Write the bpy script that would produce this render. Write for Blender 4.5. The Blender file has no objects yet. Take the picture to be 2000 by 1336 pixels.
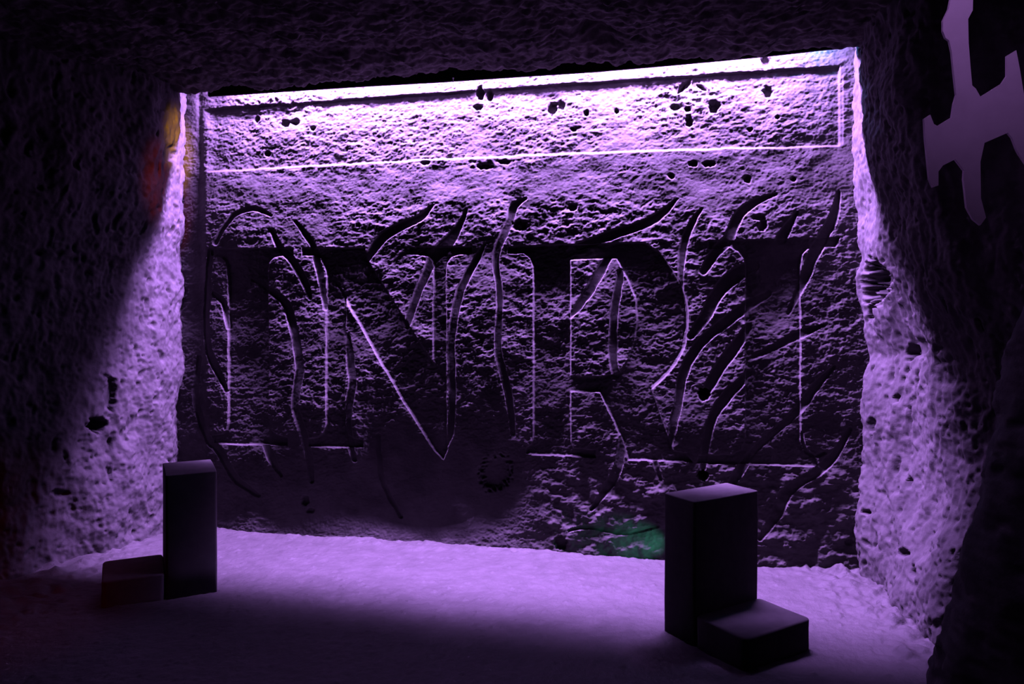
import bpy, math
import numpy as np

# ------------------------------------------------------------------ camera, world, lights
F = 1550.0; CX = 1000.0; HY = 590.0; EYE = 1.6          # focal length in px of the 2000 px frame, eye height in m
scene = bpy.context.scene
COL = scene.collection
cd = bpy.data.cameras.new('camera'); cam = bpy.data.objects.new('camera', cd); COL.objects.link(cam)
cam.location = (0, 0, EYE); cam.rotation_euler = (math.pi/2, 0, 0)
cd.sensor_width = 36; cd.lens = 36*F/2000; cd.shift_y = -(668-HY)/2000; cd.clip_start = .05
scene.camera = cam
w = bpy.data.worlds.new('world'); scene.world = w; w.use_nodes = True
w.node_tree.nodes['Background'].inputs[0].default_value = (.35, .2, .5, 1)
w.node_tree.nodes['Background'].inputs[1].default_value = .0006
vs = scene.view_settings
vs.view_transform = 'Standard'; vs.look = 'None'; vs.gamma = 1; vs.use_curve_mapping = False; vs.exposure = 0

# the carved wall stands on the line  Y = 5.13 - .217 X ; A runs along it, N points from it into the room
M = .217; L = math.hypot(1, M)
A = (1/L, -M/L); N = (-M/L, -1/L); D0 = 5.13
def W(s, o, z):                                          # wall coordinates -> world
    return (A[0]*s + N[0]*o, D0 + A[1]*s + N[1]*o, z)
YAW = math.atan2(A[1], A[0])

def area(name, loc, rot, sx, sy, power, col):
    l = bpy.data.lights.new(name, 'AREA'); l.shape = 'RECTANGLE'; l.size = sx; l.size_y = sy
    l.energy = power; l.color = col
    o = bpy.data.objects.new(name, l); COL.objects.link(o); o.location = loc; o.rotation_euler = rot
    return o
def aim(o, tgt):
    from mathutils import Vector
    d = Vector(tgt) - Vector(o.location); o.rotation_euler = d.to_track_quat('-Z', 'Y').to_euler()
def spot(name, loc, tgt, ang, blend, power, col, r=.03):
    l = bpy.data.lights.new(name, 'SPOT'); l.energy = power; l.color = col; l.spot_size = math.radians(ang)
    l.spot_blend = blend; l.shadow_soft_size = r
    o = bpy.data.objects.new(name, l); COL.objects.link(o); o.location = loc; aim(o, tgt); return o
def point(name, loc, power, col, r=.03):
    l = bpy.data.lights.new(name, 'POINT'); l.energy = power; l.color = col; l.shadow_soft_size = r
    o = bpy.data.objects.new(name, l); COL.objects.link(o); o.location = loc; return o

PURPLE = (.53, .255, 1.0)
area('strip_lamp_light', W(-.10, .095, 3.27), (0, 0, YAW), 3.62, .045, 2500, PURPLE)
point('blue_lamp_light', W(1.86, .05, 3.15), 15, (.05, .35, 1.0), .02)
spot('amber_lamp_light', (-1.3, 3.0, 2.85), (-2.24, 5.33, 2.68), 13, 1, 2000, (1, .42, .03)).scale = (.36, 1, 1)
spot('red_lamp_light', (-1.5, 2.6, 2.8), (-2.28, 5.2, 2.36), 14, 1, 400, (1, .07, .02)).scale = (.42, 1, 1)
spot('red_floor_spill_light', (-2.4, 1.5, 2.6), (-2.7, 4.2, 0), 30, 1, 60, (1, .03, .02))  # extra spot added for the faint red spill on the floor
spot('green_lamp_light', (1.05, 4.70, .12), (.80, 4.95, .10), 50, 1, 9, (.1, .9, .6), .02)
spot('panel_lamp_light', (1.12, 1.85, 2.93), (1.38, 2.45, 2.55), 75, 1, 17, (.45, .2, .75), .05)
area('room_fill_light', (0, -1.5, 2.7), (math.radians(60), 0, 0), 2, 1, .5, (.5, .3, .8))  # weak fill added behind the camera to lift the dark rock

# ------------------------------------------------------------------ helpers
def tag(o, label=None, cat=None, group=None, kind=None):
    if label: o['label'] = label
    if cat: o['category'] = cat
    if group: o['group'] = group
    if kind: o['kind'] = kind
    return o
def mesh_obj(name, V, Fc, mat, parent=None, smooth=True):
    me = bpy.data.meshes.new(name)
    V = np.asarray(V, dtype=np.float32).reshape(-1, 3); Fc = np.asarray(Fc, dtype=np.int32)
    k = Fc.shape[1]; nf = len(Fc)
    me.vertices.add(len(V)); me.vertices.foreach_set('co', V.ravel())
    me.loops.add(nf*k); me.loops.foreach_set('vertex_index', Fc.ravel())
    me.polygons.add(nf); me.polygons.foreach_set('loop_start', np.arange(0, nf*k, k, dtype=np.int32))
    me.polygons.foreach_set('loop_total', np.full(nf, k, dtype=np.int32))
    me.polygons.foreach_set('use_smooth', np.full(nf, smooth, dtype=bool))
    me.update(calc_edges=True); me.validate()
    me.materials.append(mat)
    o = bpy.data.objects.new(name, me); COL.objects.link(o); o.parent = parent
    return o
def grid_faces(nr, nc, flip=False):
    i = np.arange(nr*nc).reshape(nr, nc)
    f = np.stack([i[:-1, :-1], i[:-1, 1:], i[1:, 1:], i[1:, :-1]], -1).reshape(-1, 4)
    return f[:, ::-1] if flip else f
def sub_mesh(name, V, Fc, mat, parent=None, smooth=True):
    u, inv = np.unique(Fc.ravel(), return_inverse=True)
    return mesh_obj(name, V[u], inv.reshape(Fc.shape), mat, parent, smooth)

def perlin(x, y, seed=0):
    r = np.random.RandomState(seed)
    p = r.permutation(256); p = np.concatenate([p, p]); g = r.rand(256)*2*np.pi
    gx, gy = np.cos(g), np.sin(g)
    xi = np.floor(x).astype(int); yi = np.floor(y).astype(int); xf = x-xi; yf = y-yi
    u = xf*xf*xf*(xf*(xf*6-15)+10); v = yf*yf*yf*(yf*(yf*6-15)+10)
    def c(ix, iy, fx, fy):
        h = p[p[ix & 255] + (iy & 255)]
        return gx[h]*fx + gy[h]*fy
    a = c(xi, yi, xf, yf); b = c(xi+1, yi, xf-1, yf); cc = c(xi, yi+1, xf, yf-1); d = c(xi+1, yi+1, xf-1, yf-1)
    return ((a*(1-u)+b*u)*(1-v) + (cc*(1-u)+d*u)*v)*1.5
def fbm(x, y, seed, n=4, g=.5):
    t = 0; a = 1
    for k in range(n):
        t = t + a*perlin(x*2**k, y*2**k, seed+k); a *= g
    return t
def worley(x, y, seed=0):                                # returns F1, F2 and a random value per cell
    r = np.random.RandomState(seed); jx = r.rand(65536); jy = r.rand(65536); jv = r.rand(65536)
    xi = np.floor(x).astype(int); yi = np.floor(y).astype(int)
    f1 = np.full(x.shape, 9.); f2 = np.full(x.shape, 9.); val = np.zeros(x.shape)
    for dx in (-1, 0, 1):
        for dy in (-1, 0, 1):
            h = ((xi+dx) & 255)*256 + ((yi+dy) & 255)
            d = np.hypot(xi+dx+jx[h]-x, yi+dy+jy[h]-y)
            n = d < f1
            f2 = np.where(n, f1, np.minimum(f2, d)); val = np.where(n, jv[h], val); f1 = np.where(n, d, f1)
    return f1, f2, val
def ss(a, b, x):
    t = np.clip((x-a)/(b-a), 0, 1); return t*t*(3-2*t)
def project(P):
    return CX + F*P[..., 0]/P[..., 1], HY - F*(P[..., 2]-EYE)/P[..., 1]

def stroke_dist(px, py, pts):
    """distance to a polyline minus its half width (pts = x, y, width)"""
    best = np.full(px.shape, 1e3)
    pts = smooth_line(pts)
    xs = [p[0] for p in pts]; ys = [p[1] for p in pts]; wm = max(p[2] for p in pts)
    m = (px > min(xs)-wm) & (px < max(xs)+wm) & (py > min(ys)-wm) & (py < max(ys)+wm)
    x, y = px[m], py[m]; b = np.full(x.shape, 1e3)
    for (x0, y0, w0), (x1, y1, w1) in zip(pts, pts[1:]):
        dx, dy = x1-x0, y1-y0; t = np.clip(((x-x0)*dx+(y-y0)*dy)/(dx*dx+dy*dy+1e-9), 0, 1)
        b = np.minimum(b, np.hypot(x-x0-t*dx, y-y0-t*dy) - (w0+(w1-w0)*t)/2)
    best[m] = b
    return best
def smooth_line(p):
    if len(p) < 3: return p
    p = np.array(p, float); out = []
    for i in range(len(p)-1):
        p0 = p[max(i-1, 0)]; p1 = p[i]; p2 = p[i+1]; p3 = p[min(i+2, len(p)-1)]
        for t in (0, .25, .5, .75):
            out.append(.5*((2*p1)+(p2-p0)*t+(2*p0-5*p1+4*p2-p3)*t*t+(3*p1-p0-3*p2+p3)*t**3))
    out.append(p[-1]); return [tuple(q) for q in out]
def poly_dist(px, py, poly):
    """signed distance to a polygon, negative inside"""
    d = np.full(px.shape, 1e3)
    xs = [p[0] for p in poly]; ys = [p[1] for p in poly]
    m = (px > min(xs)-8) & (px < max(xs)+8) & (py > min(ys)-8) & (py < max(ys)+8)
    x, y = px[m], py[m]; b = np.full(x.shape, 1e3); ins = np.zeros(x.shape, bool)
    for (x0, y0), (x1, y1) in zip(poly, poly[1:]+poly[:1]):
        dx, dy = x1-x0, y1-y0; t = np.clip(((x-x0)*dx+(y-y0)*dy)/(dx*dx+dy*dy+1e-9), 0, 1)
        b = np.minimum(b, np.hypot(x-x0-t*dx, y-y0-t*dy))
        if y0 != y1:
            ins ^= ((y0 > y) != (y1 > y)) & (x < (x1-x0)*(y-y0)/(y1-y0)+x0)
    d[m] = np.where(ins, -b, b); return d

# ------------------------------------------------------------------ materials
def stone(name, c1, c2, scale=6, bump=.25, dist=.004, rough=.9, spec=.12):
    m = bpy.data.materials.new(name); m.use_nodes = True; nt = m.node_tree; b = nt.nodes['Principled BSDF']
    tc = nt.nodes.new('ShaderNodeTexCoord')
    n1 = nt.nodes.new('ShaderNodeTexNoise'); n1.inputs['Scale'].default_value = scale; n1.inputs['Detail'].default_value = 8
    n1.inputs['Roughness'].default_value = .65
    cr = nt.nodes.new('ShaderNodeValToRGB')
    cr.color_ramp.elements[0].position = .35; cr.color_ramp.elements[1].position = .68
    cr.color_ramp.elements[0].color = (*c1, 1); cr.color_ramp.elements[1].color = (*c2, 1)
    n2 = nt.nodes.new('ShaderNodeTexNoise'); n2.inputs['Scale'].default_value = 55; n2.inputs['Detail'].default_value = 6
    n2.inputs['Roughness'].default_value = .7
    bp = nt.nodes.new('ShaderNodeBump'); bp.inputs['Strength'].default_value = bump; bp.inputs['Distance'].default_value = dist
    for n in (n1, n2): nt.links.new(tc.outputs['Object'], n.inputs['Vector'])
    nt.links.new(n1.outputs['Fac'], cr.inputs['Fac']); nt.links.new(cr.outputs['Color'], b.inputs['Base Color'])
    nt.links.new(n2.outputs['Fac'], bp.inputs['Height']); nt.links.new(bp.outputs['Normal'], b.inputs['Normal'])
    b.inputs['Roughness'].default_value = rough; b.inputs['Specular IOR Level'].default_value = spec
    return m
MW = stone('carved_limestone', (.034, .032, .031), (.066, .062, .060), 5, .5)
MJ = stone('rough_limestone', (.028, .026, .026), (.054, .051, .050), 7, .6)
MF = stone('dusty_floor_stone', (.030, .028, .027), (.044, .041, .040), 9, .9, .006, .6, .3)
MC = stone('ceiling_rock', (.018, .016, .015), (.075, .067, .064), 5, .6)
MS = stone('smooth_seat_stone', (.045, .043, .042), (.062, .059, .057), 14, .25, .002)
MP = stone('pale_panel_board', (.50, .47, .46), (.58, .55, .54), 8, .1, .001)
MB = stone('black_board', (.006, .006, .006), (.012, .012, .012), 20, .1, .001, .9, .1)

# ------------------------------------------------------------------ carved back wall
s = np.arange(-2.80, 2.42, .0056)
z = np.concatenate([np.arange(-.06, 3.20, .0052), np.arange(3.2, 4.25, .05)])
S, Z = np.meshgrid(s, z)
X0 = A[0]*S; Y0 = D0 + A[1]*S
PX = CX + F*X0/Y0; PY = HY - F*(Z-EYE)/Y0
# edges of the cuts wander a little
WX = PX + 1.2*perlin(PX/26, PY/26, 91) + .5*perlin(PX/7, PY/7, 93)
WY = PY + 1.2*perlin(PX/26, PY/26, 92) + .5*perlin(PX/7, PY/7, 94)

I_LEFT = [(409,486),(572,484),(572,499),(552,499),(536,503),(526,512),(522,528),(522,822),(526,840),(538,850),(560,855),(560,871),
          (412,867),(412,852),(428,850),(439,842),(443,826),(443,528),(440,512),(432,502),(418,499),(409,499)]
LET_N = [(590,485),(712,483),(718,509),(847,712),(847,522),(843,508),(834,500),(822,498),(799,496),(799,483),(921,481),(921,496),
         (896,497),(880,503),(872,514),(871,530),(871,880),(862,900),(846,882),(785,780),(689,611),(674,584),(674,838),(678,850),
         (688,857),(706,860),(706,875),(600,872),(600,858),(620,854),(631,846),(637,830),(637,540),(634,522),(626,504),(612,499),(590,499)]
LET_R_OUT = [(992,481),(1256,473),(1287,492),(1312,525),(1330,558),(1340,600),(1341,640),(1331,684),(1307,722),(1271,757),
             (1286,800),(1301,840),(1316,880),(1340,886),(1352,903),(1228,898),(1216,860),(1172,765),(1114,765),(1114,862),
             (1120,876),(1163,880),(1163,893),(1028,888),(1028,876),(1038,868),(1042,850),(1042,520),(1036,504),(1022,495),(992,495)]
LET_R_CNT = [(1114,507),(1205,505),(1226,545),(1240,580),(1245,620),(1241,660),(1228,700),(1208,730),(1170,735),(1114,735)]
I_RIGHT = [(1384,470),(1640,464),(1632,482),(1598,480),(1578,486),(1566,498),(1563,520),(1563,862),(1570,880),(1590,888),(1600,911),
           (1362,905),(1366,890),(1430,888),(1448,880),(1456,862),(1456,520),(1452,504),(1442,490),(1424,482),(1384,486)]
BR = [
 [(529,421,6),(510,411,9),(487,408,9),(462,418,9),(440,441,9),(420,474,9)],
 [(410,492,10),(405,540,12),(400,590,14),(398,650,14),(405,690,14),(420,722,14),(440,765,7)],
 [(380,700,10),(374,765,12),(379,806,14),(398,854,14),(426,885,15),(454,933,14),(478,954,12),(500,970,7)],
 [(530,449,6),(547,483,13),(573,512,15),(595,552,13),(604,583,6)],
 [(576,432,5),(598,459,11),(614,486,12),(621,520,12),(629,560,11),(634,602,8)],
 [(489,547,5),(529,569,12),(557,594,15),(571,638,15),(580,682,15),(585,720,15),(580,757,15),(577,800,14),(590,840,14),(602,892,13),(605,942,8)],
 [(654,552,5),(672,585,5),(671,650,6),(678,660,12),(686,720,14),(689,754,14),(682,789,14),(679,840,13),(690,900,8)],
 [(845,401,4),(824,423,13),(793,438,16),(758,455,18),(736,477,18),(716,505,16)],
 [(912,409,4),(899,437,12),(884,462,20),(865,484,25),(846,506,20),(830,540,15),(815,575,14),(800,619,13),(794,640,9)],
 [(946,476,4),(930,508,12),(905,554,14),(892,594,14),(885,638,14),(880,682,15),(882,722,14),(882,800,13),(877,850,11),(864,880,6)],
 [(1026,388,5),(1004,403,15),(996,430,14),(984,459,14),(971,487,13),(969,518,12),(975,556,11),(976,600,11),(973,647,12),(974,694,13),(984,732,13),(996,789,13),(1001,850,8)],
 [(1322,388,4),(1297,413,14),(1263,435,18),(1219,451,18),(1180,464,18),(1130,480,14)],
 [(1188,504,14),(1164,544,18),(1142,581,16),(1114,618,8)],
 [(1213,530,12),(1205,575,15),(1199,619,15),(1197,663,15),(1198,707,15),(1204,732,14)],
 [(1371,407,4),(1352,435,12),(1336,473,14),(1330,520,11),(1331,558,6),(1340,599,6),(1339,650,7),(1331,684,6),(1307,722,6),(1271,759,5)],
 [(1515,379,5),(1483,391,12),(1452,410,18),(1434,438,19),(1422,468,20),(1398,492,20),(1374,530,14)],
 [(1557,414,4),(1542,438,14),(1526,466,22)],
 [(1638,376,8),(1628,423,18),(1609,461,22),(1590,495,22),(1574,536,20),(1560,570,14),(1540,612,6)],
 [(1470,518,26),(1426,546,28),(1397,580,24),(1376,620,22),(1349,657,12)],
 [(1500,574,14),(1458,599,20),(1420,627,20),(1376,662,18),(1348,700,18),(1332,740,17),(1325,787,16),(1315,830,15),(1309,872,7)],
 [(1462,640,16),(1433,681,22),(1408,715,22),(1389,747,20),(1378,768,14)],
 [(1462,730,14),(1420,773,20),(1397,805,18),(1384,840,16),(1378,875,14),(1373,915,10)],
 [(1608,636,5),(1565,652,16),(1510,680,14),(1470,700,8)],
 [(1629,716,5),(1592,757,16),(1563,797,16),(1530,830,14),(1500,855,14),(1465,890,14),(1440,930,14),(1418,956,8)],
 [(1660,838,8),(1632,886,16),(1595,922,18),(1541,957,20),(1518,1004,20),(1486,1052,10)],
 [(1566,846,5),(1572,876,7),(1590,892,8),(1612,885,5)],
 [(1215,857,12),(1210,903,15),(1192,945,16),(1154,996,6)],
 [(1112,1036,5),(1155,1029,9),(1190,1036,10),(1230,1039,10),(1284,1028,8)],
 [(1278,893,9),(1290,938,8)],
 [(736,850,7),(739,926,8),(753,968,9),(778,1014,5)],
 [(516,866,12),(530,900,14),(545,930,5)],
 [(412,572,8),(434,592,12),(444,640,8)],
 [(1462,890,8),(1440,925,16),(1425,955,12)],
]
def rock(x, y, seed, ax=1.0, ay=1.0):
    """chipped rock relief in [-1, 1], x and y in metres"""
    a = fbm(x*14*ax, y*24*ay, seed, 4, .55)
    f1, f2, v = worley(x*38*ax + .6*perlin(x*20, y*20, seed+7), y*62*ay + .6*perlin(x*20+9, y*20, seed+8), seed)
    return .55*a + .5*(v-.5) + .35*(f1-.4)
rough = ss(-.35, .35, perlin(S*2.1+3, Z*2.6, 5) + .35)
c = math.cos(.12); sn = math.sin(.12)
sr, zr = S*c + Z*sn, -S*sn + Z*c
patch = lambda x0, y0, rx, ry: np.exp(-(((PX-x0)/rx)**2 + ((PY-y0)/ry)**2))
centre = np.clip(patch(880, 960, 170, 130) + .75*patch(620, 1000, 260, 80) + .4*patch(500, 730, 60, 120), 0, 1)
lumpy = ss(880, 960, PY)*ss(1010, 1100, PX)
amp = (.35 + .65*rough)*(1-.75*centre)
amp = amp*(1 - .6*ss(300, 330, PY + .05*(PX-1000))*(1-ss(370, 420, PY)))
broken = 1.4*patch(560, 205, 90, 32) + 1.4*patch(1330, 190, 110, 42) + patch(960, 318, 110, 14)*.8 + patch(1150, 430, 110, 40)*.7
fine = fbm(sr*60, zr*95, 23, 3, .6)
H = .0058*amp*rock(sr, zr, 11) + .0018*(.3+.7*amp)*fine
H += .010*fbm(S*1.4, Z*1.6, 41, 3, .5)
H += .011*broken*rock(sr*1.1, zr*.75, 77)
H += lumpy*(.013*fbm(S*7, Z*9, 61, 3, .55))
H += .004*fbm(S*5, Z*5, 67, 2)*(1-centre)
H -= .055*centre                                          # hollow at the foot of the wall
def step(d, w=1.3): return 1-ss(-w, w, d)
# top strip, sunken panel below it, its right upright and lower ledge
def lerp(x, x0, y0, x1, y1): return y0 + (y1-y0)*(x-x0)/(x1-x0)
strip_y = lerp(PX, 400, 214, 1640, 128) + 1.5*perlin(PX/60, PX*0, 3)
led_y = lerp(PX, 420, 334, 1640, 284) - 6*np.sin((PX-420)/1220*np.pi) + 1.8*perlin(PX/50, PX*0, 4)
inpan = ss(390, 425, PX)*(1-ss(1638, 1642, PX))
H -= .016*inpan*ss(-2, 2, PY-strip_y)*(1-ss(-2, 2.5, PY-led_y))
H -= .004*ss(-2, 2, PY-strip_y)*(1-ss(10, 60, PY-strip_y))*(1-ss(-2,2,PY-led_y))*inpan
H -= .006*(1-ss(-1.2, 1.2, np.abs(PX-1643)-3))*(1-ss(278, 284, PY))*ss(140, 150, PY)
# round rib standing in the left corner
H += .006*np.sqrt(np.clip(1-((PX-372-(PY-180)*-.02)/16)**2, 0, 1))*(1-ss(330, 480, PY))
H -= .030*(1-ss(380, 500, PX))*ss(200, 900, PY)  # undercut shaped into the relief to darken the left strip
H -= .025*(1-ss(384, 404, PX))*ss(150, 350, PY)  # steeper undercut added to dim the rock at the far left
H -= .004*(1-ss(-3, 3, np.abs(PX-389)-4))*(1-ss(320, 345, PY))
# mortice notches and pits
def pit(x0, y0, rx, ry, dep, rot=0.):
    cr_, sr_ = math.cos(rot), math.sin(rot)
    u = ((PX-x0)*cr_ + (PY-y0)*sr_)/rx; v = (-(PX-x0)*sr_ + (PY-y0)*cr_)/ry
    r = np.hypot(u, v) + .25*perlin(PX/6, PY/6, int(x0) % 97)
    return dep*(1-ss(.7, 1.1, r))
PITS = [(937,182,8,13,.05,0),(956,186,6,11,.045,0),(932,208,9,6,.03,0),(1078,212,10,14,.03,.5),(1096,205,8,10,.02,0),(1145,219,6,6,.03,0),
        (1204,216,5,5,.03,0),(1120,252,6,4,.03,0),(1395,208,11,12,.05,.6),(1346,236,8,10,.05,0),(1320,208,11,7,.03,0),(1343,212,6,5,.03,0),
        (1385,320,13,6,.03,0),(1354,320,9,6,.02,0),(1311,344,8,5,.02,.4),(1519,228,4,4,.03,0),(1465,252,6,4,.02,0),(1550,350,6,4,.02,0),
        (1460,350,7,8,.02,0),(1118,405,9,7,.03,0),(1015,440,16,11,.02,0),(830,318,10,5,.02,0),(945,325,14,6,.03,0),(985,316,12,5,.02,0),
        (555,240,9,8,.03,0),(575,238,10,6,.04,0),(500,232,6,6,.03,0),(610,250,6,5,.03,0),(520,300,7,6,.02,0),(1500,178,10,12,.03,0),
        (1340,165,14,5,.03,-.8),(1372,170,12,4,.03,.5),(1495,120,9,14,.03,0),(1330,170,5,14,.03,.6),(1660,1060,9,8,.02,0),
        (1375,770,12,12,.12,0),(1373,929,11,10,.12,0),(965,925,32,38,.035,.5),(1095,1060,14,14,.04,0),(590,980,8,10,.03,0),(600,1000,9,5,.02,0),
        (1490,440,8,14,.02,.4),(1482,425,14,6,.012,0),(700,440,6,4,.01,0)]
for q in PITS: H -= pit(*q)

owner = np.zeros(PX.shape, np.int16)
letters = [('I', [I_LEFT]), ('N', [LET_N]), ('R', [LET_R_OUT, LET_R_CNT]), ('I', [I_RIGHT])]
carve = np.zeros(PX.shape); smooth_m = np.zeros(PX.shape)
for k, (nm, ps) in enumerate(letters):
    d = poly_dist(WX, WY, ps[0])
    for q in ps[1:]: d = np.maximum(d, -poly_dist(WX, WY, q))
    carve = np.maximum(carve, .020*step(d)); owner[d < 1] = k+1
for k, st in enumerate(BR):
    d = stroke_dist(WX, WY, st)
    dep = .016*step(d)
    inside = carve > .013
    carve = np.where(inside & (dep > .008), np.maximum(carve, carve + .35*dep), np.maximum(carve, dep))
    smooth_m = np.maximum(smooth_m, step(d))
    owner[(d < .8) & (owner == 0)] = 10+k
H = H*(1-.0*smooth_m)
H = np.where(smooth_m > 0, H - smooth_m*.75*(.0058*amp*rock(sr, zr, 11) + .0018*(.3+.7*amp)*fine), H)
H -= carve
P = np.stack([X0 + N[0]*H, Y0 + N[1]*H, Z], -1)
V = P.reshape(-1, 3); Fc = grid_faces(*S.shape)
fo = owner.ravel()[Fc].max(axis=1)
wall = sub_mesh('wall_back', V, Fc[fo == 0], MW)
tag(wall, 'tall carved limestone wall at the back of the cave', None, None, 'structure')
for k, (nm, ps) in enumerate(letters):
    o = sub_mesh('carved_letter', V, Fc[fo == k+1], MW, wall)
    o['label'] = ['wide sunken letter I at the left', 'sunken letter N', 'sunken letter R', 'broad sunken letter I at the right'][k]
for k in range(len(BR)):
    q = Fc[fo == 10+k]
    if len(q): sub_mesh('carved_branch', V, q, MW, wall)

# ------------------------------------------------------------------ side walls (swept along a path, cut rough)
def swept(name, path, label, z0, z1, ds, dz, lean, seed, flip, mat, pits=(), ampf=1.0, kind='structure', elong=(1.4, .75)):
    path = np.array(path, float)
    # Catmull-Rom, then even spacing
    q = np.array(smooth_line([tuple(p)+(0,) for p in path]))[:, :2]
    seg = np.hypot(*np.diff(q, axis=0).T); cum = np.concatenate([[0], np.cumsum(seg)])
    steps = []; t = 0
    while t < cum[-1]:
        steps.append(t); y = np.interp(t, cum, q[:, 1]); t += ds if y > 3.0 else ds*4
    steps = np.array(steps); cx = np.interp(steps, cum, q[:, 0]); cy = np.interp(steps, cum, q[:, 1])
    tx = np.gradient(cx, steps); ty = np.gradient(cy, steps); ln = np.hypot(tx, ty); nx, ny = -ty/ln, tx/ln
    if flip: nx, ny = -nx, -ny
    zz = np.concatenate([np.arange(z0, 3.1, dz), np.arange(3.1, z1, .05)])
    C, ZZ = np.meshgrid(steps, zz)
    bx = np.broadcast_to(cx, C.shape) + lean(np.broadcast_to(cy, C.shape), ZZ); by = np.broadcast_to(cy, C.shape)
    P = np.stack([bx, by, ZZ], -1); px, py = project(np.where(P[..., 1:2] < .3, np.array([0, .3, 0]), P))
    a = fbm(C*3, ZZ*2.2, seed, 4, .5)
    f1, f2, v = worley(C*16*elong[0] + .8*perlin(C*9, ZZ*9, seed+3), ZZ*16*elong[1] + .8*perlin(C*9+5, ZZ*9, seed+4), seed)
    g1, g2, gv = worley(C*34, ZZ*30, seed+9)
    mask = ss(-.3, .4, perlin(C*2.2, ZZ*2.0, seed+5) + .1)
    h = .035*a + ampf*((.3+.7*mask)*(.005*(f1-.5) - .018*(v > .85)*(1-ss(.25, .5, f1)) ) + .0035*(g1-.4) - .008*(gv > .88)*(1-ss(.2, .5, g1))
                       + .0075*fbm(C*22, ZZ*15, seed+6, 4, .6))
    for (x0, y0, rx, ry, dep) in pits:
        r = np.hypot((px-x0)/rx, (py-y0)/ry) + .3*perlin(px/9, py/9, int(x0) % 89) + .12*perlin(px/3, py/3, 7)
        m_ = 1-ss(.6, 1.1, r); h = h*(1-.7*m_) - dep*m_
    nx = np.broadcast_to(nx, C.shape); ny = np.broadcast_to(ny, C.shape)
    P = np.stack([bx + nx*h, by + ny*h, ZZ], -1)
    o = mesh_obj(name, P.reshape(-1, 3), grid_faces(*C.shape), mat)
    return tag(o, label, None, None, kind)
swept('wall_left', [(-2.46,5.95),(-2.42,5.70),(-2.42,5.50),(-2.52,5.15),(-2.72,4.80),(-3.00,4.40),(-3.25,3.9),(-3.4,3.0),(-3.4,1.5),(-3.2,-.5),(-3.0,-2.5)],
      'rough-hewn left cave wall flaring out from the carved wall', -.06, 4.25, .0085, .0085,
      lambda y, z: np.where(y > 4.6, .10*z/3, .10*z/3*ss(3, 4.6, y)) + .35*np.clip(5.6-y, 0, .5)*ss(1.6, 2.6, z)*ss(3, 4.8, y), 201, False, MJ,
      pits=[(192,830,20,16,.14),(122,965,20,9,.05),(215,770,12,40,.04),(325,205,8,12,.03),(335,300,12,20,.04)])
def lean_r(y, z):
    b = -.02*z/3 + .05*np.exp(-((z-1.35)/.22)**2)*ss(3.9, 4.6, y)
    near = 1-ss(2.9, 3.3, y)
    b = b + .17*ss(0, .8, z)*(1-ss(1.2, 1.9, z))*ss(4.75, 4.15, y)*ss(3.0, 3.5, y)
    b = b - .26*np.clip(4.62-y, 0, .5)*ss(1.7, 2.6, z)*ss(3.2, 4.0, y)
    return b + near*(-.22*(1-ss(.1, 1.2, z)) + .25*ss(1.0, 2.0, z))
swept('wall_right', [(2.07,5.2),(2.06,4.95),(2.05,4.77),(2.01,4.31),(1.98,3.97),(1.97,3.78),(2.00,3.62),(2.12,3.48),(2.22,3.3),(2.12,3.05),(1.78,2.85),(1.56,2.6),(1.58,2.2),(1.8,1.6),(2.0,.5),(2.1,-2.5)],
      'rough-hewn right cave wall with deep pits beside the carved wall', -.06, 4.25, .0085, .0085, lean_r, 301, True, MJ,
      pits=[(1710,552,30,46,.13),(1704,612,10,18,.08),(1779,690,9,18,.07),(1752,778,7,9,.06),(1700,830,10,14,.04),
            (1795,680,24,20,.03),(1775,940,5,14,.05),(1762,1080,12,10,.05),(1783,1118,7,14,.05),(1696,1000,8,5,.03),(1798,750,4,30,.02),(1778,815,4,30,.02)])

# ------------------------------------------------------------------ floor
fx = np.concatenate([np.arange(-3.7, -2.6, .03), np.arange(-2.6, 2.3, .0085), np.arange(2.3, 3, .03)])
fy = np.concatenate([np.arange(-2.5, 2.9, .06), np.arange(2.9, 6.05, .0095)])
FX, FY = np.meshgrid(fx, fy)
off = (D0 - M*FX - FY)/L
hz = .010*fbm(FX*1.5, FY*1.5, 401, 3) + .0030*fbm(FX*18, FY*18, 405, 4, .65)
f1, f2, v = worley(FX*22, FY*22, 411)
hz += .006*(v > .93)*(1-ss(.1, .45, f1))
rub = .35*ss(.12, .0, off) + ss(1.55, 1.95, FX)*ss(3.2, 3.6, FY) + ss(-2.2, -2.7, FX)
hz += rub*(.02 + .03*np.abs(fbm(FX*7, FY*7, 421, 3)))
f1, f2, v = worley(FX*9, FY*9, 431)
hz += .02*rub*(v > .8)*(1-ss(.2, .5, f1))
hz -= .010                                             # keep the undulation centred on the floor level
o = mesh_obj('floor', np.stack([FX, FY, hz], -1).reshape(-1, 3), grid_faces(*FX.shape), MF); tag(o, 'dusty pale stone cave floor', None, None, 'structure')

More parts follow.
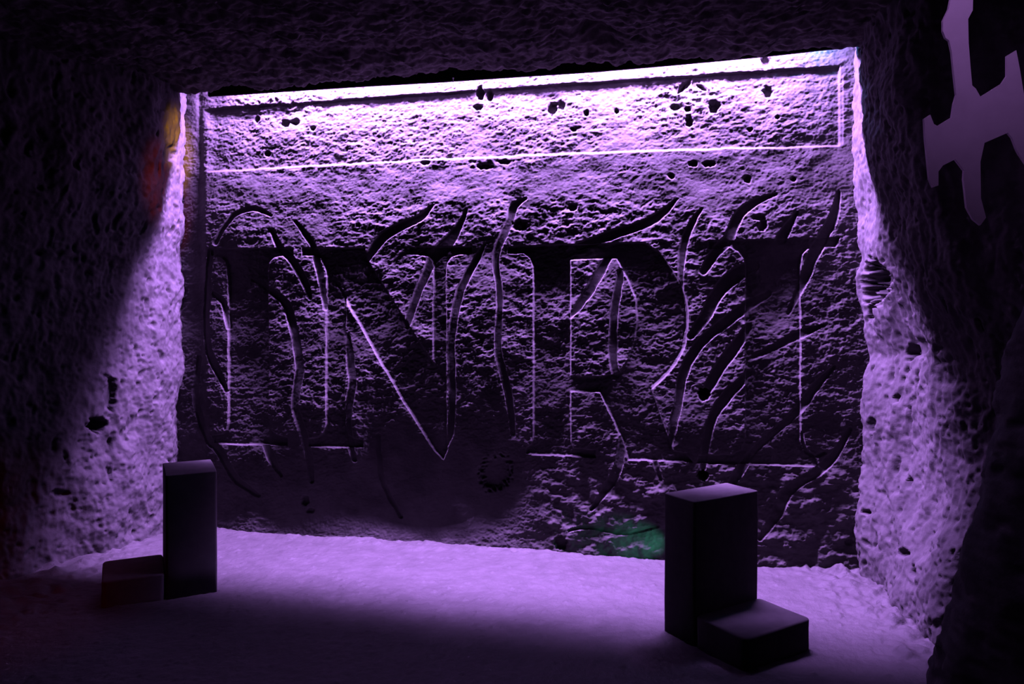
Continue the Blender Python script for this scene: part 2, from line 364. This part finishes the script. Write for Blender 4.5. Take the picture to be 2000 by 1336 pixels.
# ------------------------------------------------------------------ ceiling with its front edge over the lamp slot
cs = np.arange(-3.9, 3.4, .012)
co = np.concatenate([np.arange(.205, 2.3, .012), np.arange(2.3, 8, .08)])
CS, CO = np.meshgrid(cs, co)
PXc = CX + F*(A[0]*CS + N[0]*.205)/(D0 + A[1]*CS + N[1]*.205)
zc = 3.03 + .03*fbm(CS*1.6, CO*1.6, 501, 3) + .030*rock(CS*.6, CO*.4, 511) + .010*fbm(CS*9, CO*9, 521, 3)
zc += .10*ss(.3, 1.2, CO)*perlin(CS*.8+4, CO*.8, 531) + .02*perlin(CS*3, CS*0, 9)
zc = np.where(CO < .24, np.maximum(zc, 3.09), zc)
zc += .10*np.exp(-(((CS-.62)/.10)**2 + ((CO-.75)/.16)**2))
up = np.linspace(4.2, 3.06, 12)
CSu, ZU = np.meshgrid(cs, up)
Pu = np.stack([A[0]*CSu + N[0]*.205, D0 + A[1]*CSu + N[1]*.205, ZU], -1)
Pc = np.stack([A[0]*CS + N[0]*CO, D0 + A[1]*CS + N[1]*CO, zc], -1)
top = np.stack([A[0]*cs + N[0]*-.3, D0 + A[1]*cs + N[1]*-.3, np.full(cs.shape, 4.2)], -1)[None]
Pall = np.concatenate([top, Pu, Pc[:1]], 0)
tag(mesh_obj('trim_1', Pall.reshape(-1, 3), grid_faces(*Pall.shape[:2]), MC), 'rock slot above the carved wall', None, None, 'structure')
o = mesh_obj('ceiling', Pc.reshape(-1, 3), grid_faces(*Pc.shape[:2]), MC); tag(o, 'dark rough rock ceiling of the cave', None, None, 'structure')

# black board whose straight lower edge hides the lamp
def box_pts(corners, z0, z1):
    n = len(corners); V = [(x, y, z0) for x, y in corners] + [(x, y, z1) for x, y in corners]
    return V, n
def bmesh_obj(name, bm, mat, parent=None, smooth=False):
    import bmesh
    bmesh.ops.recalc_face_normals(bm, faces=bm.faces)
    me = bpy.data.meshes.new(name); bm.to_mesh(me); bm.free(); me.materials.append(mat)
    for p in me.polygons: p.use_smooth = smooth
    o = bpy.data.objects.new(name, me); COL.objects.link(o); o.parent = parent; return o
import bmesh
def edge_z(px, py, o_):                                   # height and position on the vertical plane at offset o_
    u = (px-CX)/F; Y = (D0 - o_*L)/(1 + M*u)
    sdist = (u*Y - N[0]*o_)/A[0]
    return sdist, EYE + (HY-py)/F*Y
bm = bmesh.new(); rows = []
for px, py in [(406,188),(560,178),(700,169),(860,160),(1000,150.5),(1160,140),(1300,128),(1420,117),(1520,107),(1600,98),(1640,94)]:
    ob = lerp(px, 406, .168, 1650, .20)
    sd, zz = edge_z(px, py, ob)
    r = []
    for (oo, dz) in ((ob, 0), (ob-.02, 0), (ob-.02, .15), (.204, .15), (.204, .07), (ob, .07)):
        r.append(bm.verts.new(W(sd, oo, zz+dz)))
    rows.append(r)
for a, b in zip(rows, rows[1:]):
    for i in range(6): bm.faces.new((a[i], a[(i+1) % 6], b[(i+1) % 6], b[i]))
bm.faces.new(rows[0]); bm.faces.new(rows[-1][::-1])
o = bmesh_obj('lamp_board', bm, MB)
tag(o, 'long black board under the ceiling edge hiding the purple lamp', 'board')

bm = bmesh.new(); hs, hz_ = edge_z(886, 158, .20)
bmesh.ops.create_cone(bm, cap_ends=True, segments=8, radius1=.002, radius2=.002, depth=.05)
for v in bm.verts: v.co.z += -.012
ball = bmesh.ops.create_uvsphere(bm, u_segments=8, v_segments=6, radius=.006)
for v in ball['verts']: v.co.z += .014
for v in bm.verts: v.co = W(hs + v.co.x, .21 + v.co.y, hz_ + v.co.z)
bmesh_obj('hook', bm, MP, o)

# lamp trough holding the strip lamp inside the slot
bm = bmesh.new()
def add_box(bm, s0, s1, o0, o1, z0, z1):
    v = [bm.verts.new(W(a, b, c)) for c in (z0, z1) for a, b in ((s0, o0), (s1, o0), (s1, o1), (s0, o1))]
    for f in ((0,1,2,3), (4,5,6,7), (0,1,5,4), (1,2,6,5), (2,3,7,6), (3,0,4,7)): bm.faces.new([v[i] for i in f])
add_box(bm, -2.2, 1.9, .06, .14, 3.28, 3.33); add_box(bm, -1.4, -1.36, .08, .20, 3.33, 3.36); add_box(bm, 1.2, 1.24, .08, .20, 3.33, 3.36)
o = bmesh_obj('strip_lamp', bm, MB); tag(o, 'long strip lamp hidden in the slot above the carved wall', 'lamp')

# ------------------------------------------------------------------ stone seats: upright back block and low seat slab
def rounded_block(x0, x1, y0, y1, z0, z1, r, seed, taper=0.0):
    bm = bmesh.new(); bmesh.ops.create_cube(bm, size=1)
    for v in bm.verts:
        v.co = ((x0+x1)/2 + v.co.x*(x1-x0), (y0+y1)/2 + v.co.y*(y1-y0), (z0+z1)/2 + v.co.z*(z1-z0))
    vert = [e for e in bm.edges if abs(e.verts[0].co.z-e.verts[1].co.z) > 1e-4]
    bmesh.ops.bevel(bm, geom=vert, offset=r*1.6, segments=4, affect='EDGES', profile=.5)
    rim = [e for e in bm.edges if all(v.co.z > z1-1e-4 for v in e.verts) and len([f for f in e.link_faces if abs(f.normal.z) < .5])]
    bmesh.ops.bevel(bm, geom=rim, offset=r*.6, segments=3, affect='EDGES', profile=.5)
    bmesh.ops.triangulate(bm, faces=[f for f in bm.faces if len(f.verts) > 4])
    bmesh.ops.subdivide_edges(bm, edges=[e for e in bm.edges if e.calc_length() > .05], cuts=3, use_grid_fill=True)
    co_ = np.array([v.co[:] for v in bm.verts])
    n = .003*perlin(co_[:, 0]*9+co_[:, 2]*5, co_[:, 1]*9-co_[:, 2]*6, seed); n2 = .003*perlin(co_[:, 1]*9+1, co_[:, 2]*9+co_[:, 0]*4, seed+1)
    for v, a, b in zip(bm.verts, n, n2):
        v.co.x += a; v.co.y += b
    return bm
def seat(loc, rz, label, dims):
    root = bpy.data.objects.new('stone_seat', None); COL.objects.link(root)
    root.location = loc; root.rotation_euler = (0, 0, rz); tag(root, label, 'seat', None)
    wd, th, ht, sd, sh = dims
    # local x runs along the back, local -y is where the slab lies
    bmesh_obj('backrest', rounded_block(-wd/2, wd/2, 0, th, -.03, ht, .009, 5), MS, root, True)
    bmesh_obj('seat', rounded_block(-wd/2, wd/2, -sd, -.001, -.03, sh, .018, 9), MS, root, True)
    return root
rt = math.atan2(.23, .37)
seat(((.854+1.224)/2, (3.71+3.94)/2, 0), rt, 'dark stone seat with a pale lit top, in front of the carved wall at right', (.437, .21, .664, .31, .134))
lt = math.atan2(-.90, .44)
seat((-1.953, 4.455, 0), math.atan2(-.35, .17), 'dark stone seat with tall back, beside the left cave wall', (.38, .262, .662, .31, .134))

# ------------------------------------------------------------------ pale cut-out panel at the upper right
OUT = [(1868,-60),(1902,-60),(1900,20),(1891,37),(1892,84),(1896,135),(1899,167),(1906,173),(1915,189),(1957,163),(1967,148),(1967,109),(1985,98),(1992,135),
       (2001,190),(2030,215),(2040,300),(2010,330),(1990,300),(1985,290),(1977,269),(1969,259),(1923,279),(1915,316),(1916,387),(1926,425),(1915,440),(1900,428),
       (1888,405),(1882,350),(1883,333),(1866,311),(1842,323),(1833,335),(1833,362),(1822,366),(1815,350),(1807,269),(1805,232),(1817,224),(1824,242),
       (1831,246),(1859,229),(1863,202),(1868,185),(1863,141),(1859,101),(1854,79),(1847,74),(1842,61),(1842,40),(1853,17)]
bm = bmesh.new()
def pan(px, py, dy):
    u = (px-CX)/F; Y = 2.45 - .25*(u-.55); return (u*Y, Y+dy, EYE + (HY-py)/F*Y)
f0 = [bm.verts.new(pan(x, y, 0)) for x, y in OUT]; f1 = [bm.verts.new(pan(x, y, .01)) for x, y in OUT]
for i in range(len(OUT)):
    j = (i+1) % len(OUT); bm.faces.new((f0[i], f0[j], f1[j], f1[i]))
bm.faces.new(f0); bm.faces.new(f1[::-1])
bm.normal_update()
bmesh.ops.triangulate(bm, faces=[f for f in bm.faces if len(f.verts) > 4], ngon_method='EAR_CLIP')
o = bmesh_obj('cutout_panel', bm, MP)
tag(o, 'pale flat cut-out panel with jagged edges hanging at the upper right', 'panel')
p0 = pan(1885, -50, .015); bm = bmesh.new()
v = [bm.verts.new((p0[0]+a, p0[1]+b, c_)) for c_ in (p0[2]-.03, 3.06) for a, b in ((-.008,-.008), (.008,-.008), (.008,.008), (-.008,.008))]
for f in ((0,1,2,3), (4,5,6,7), (0,1,5,4), (1,2,6,5), (2,3,7,6), (3,0,4,7)): bm.faces.new([v[i] for i in f])
h = bmesh_obj('hanger', bm, MB, o)
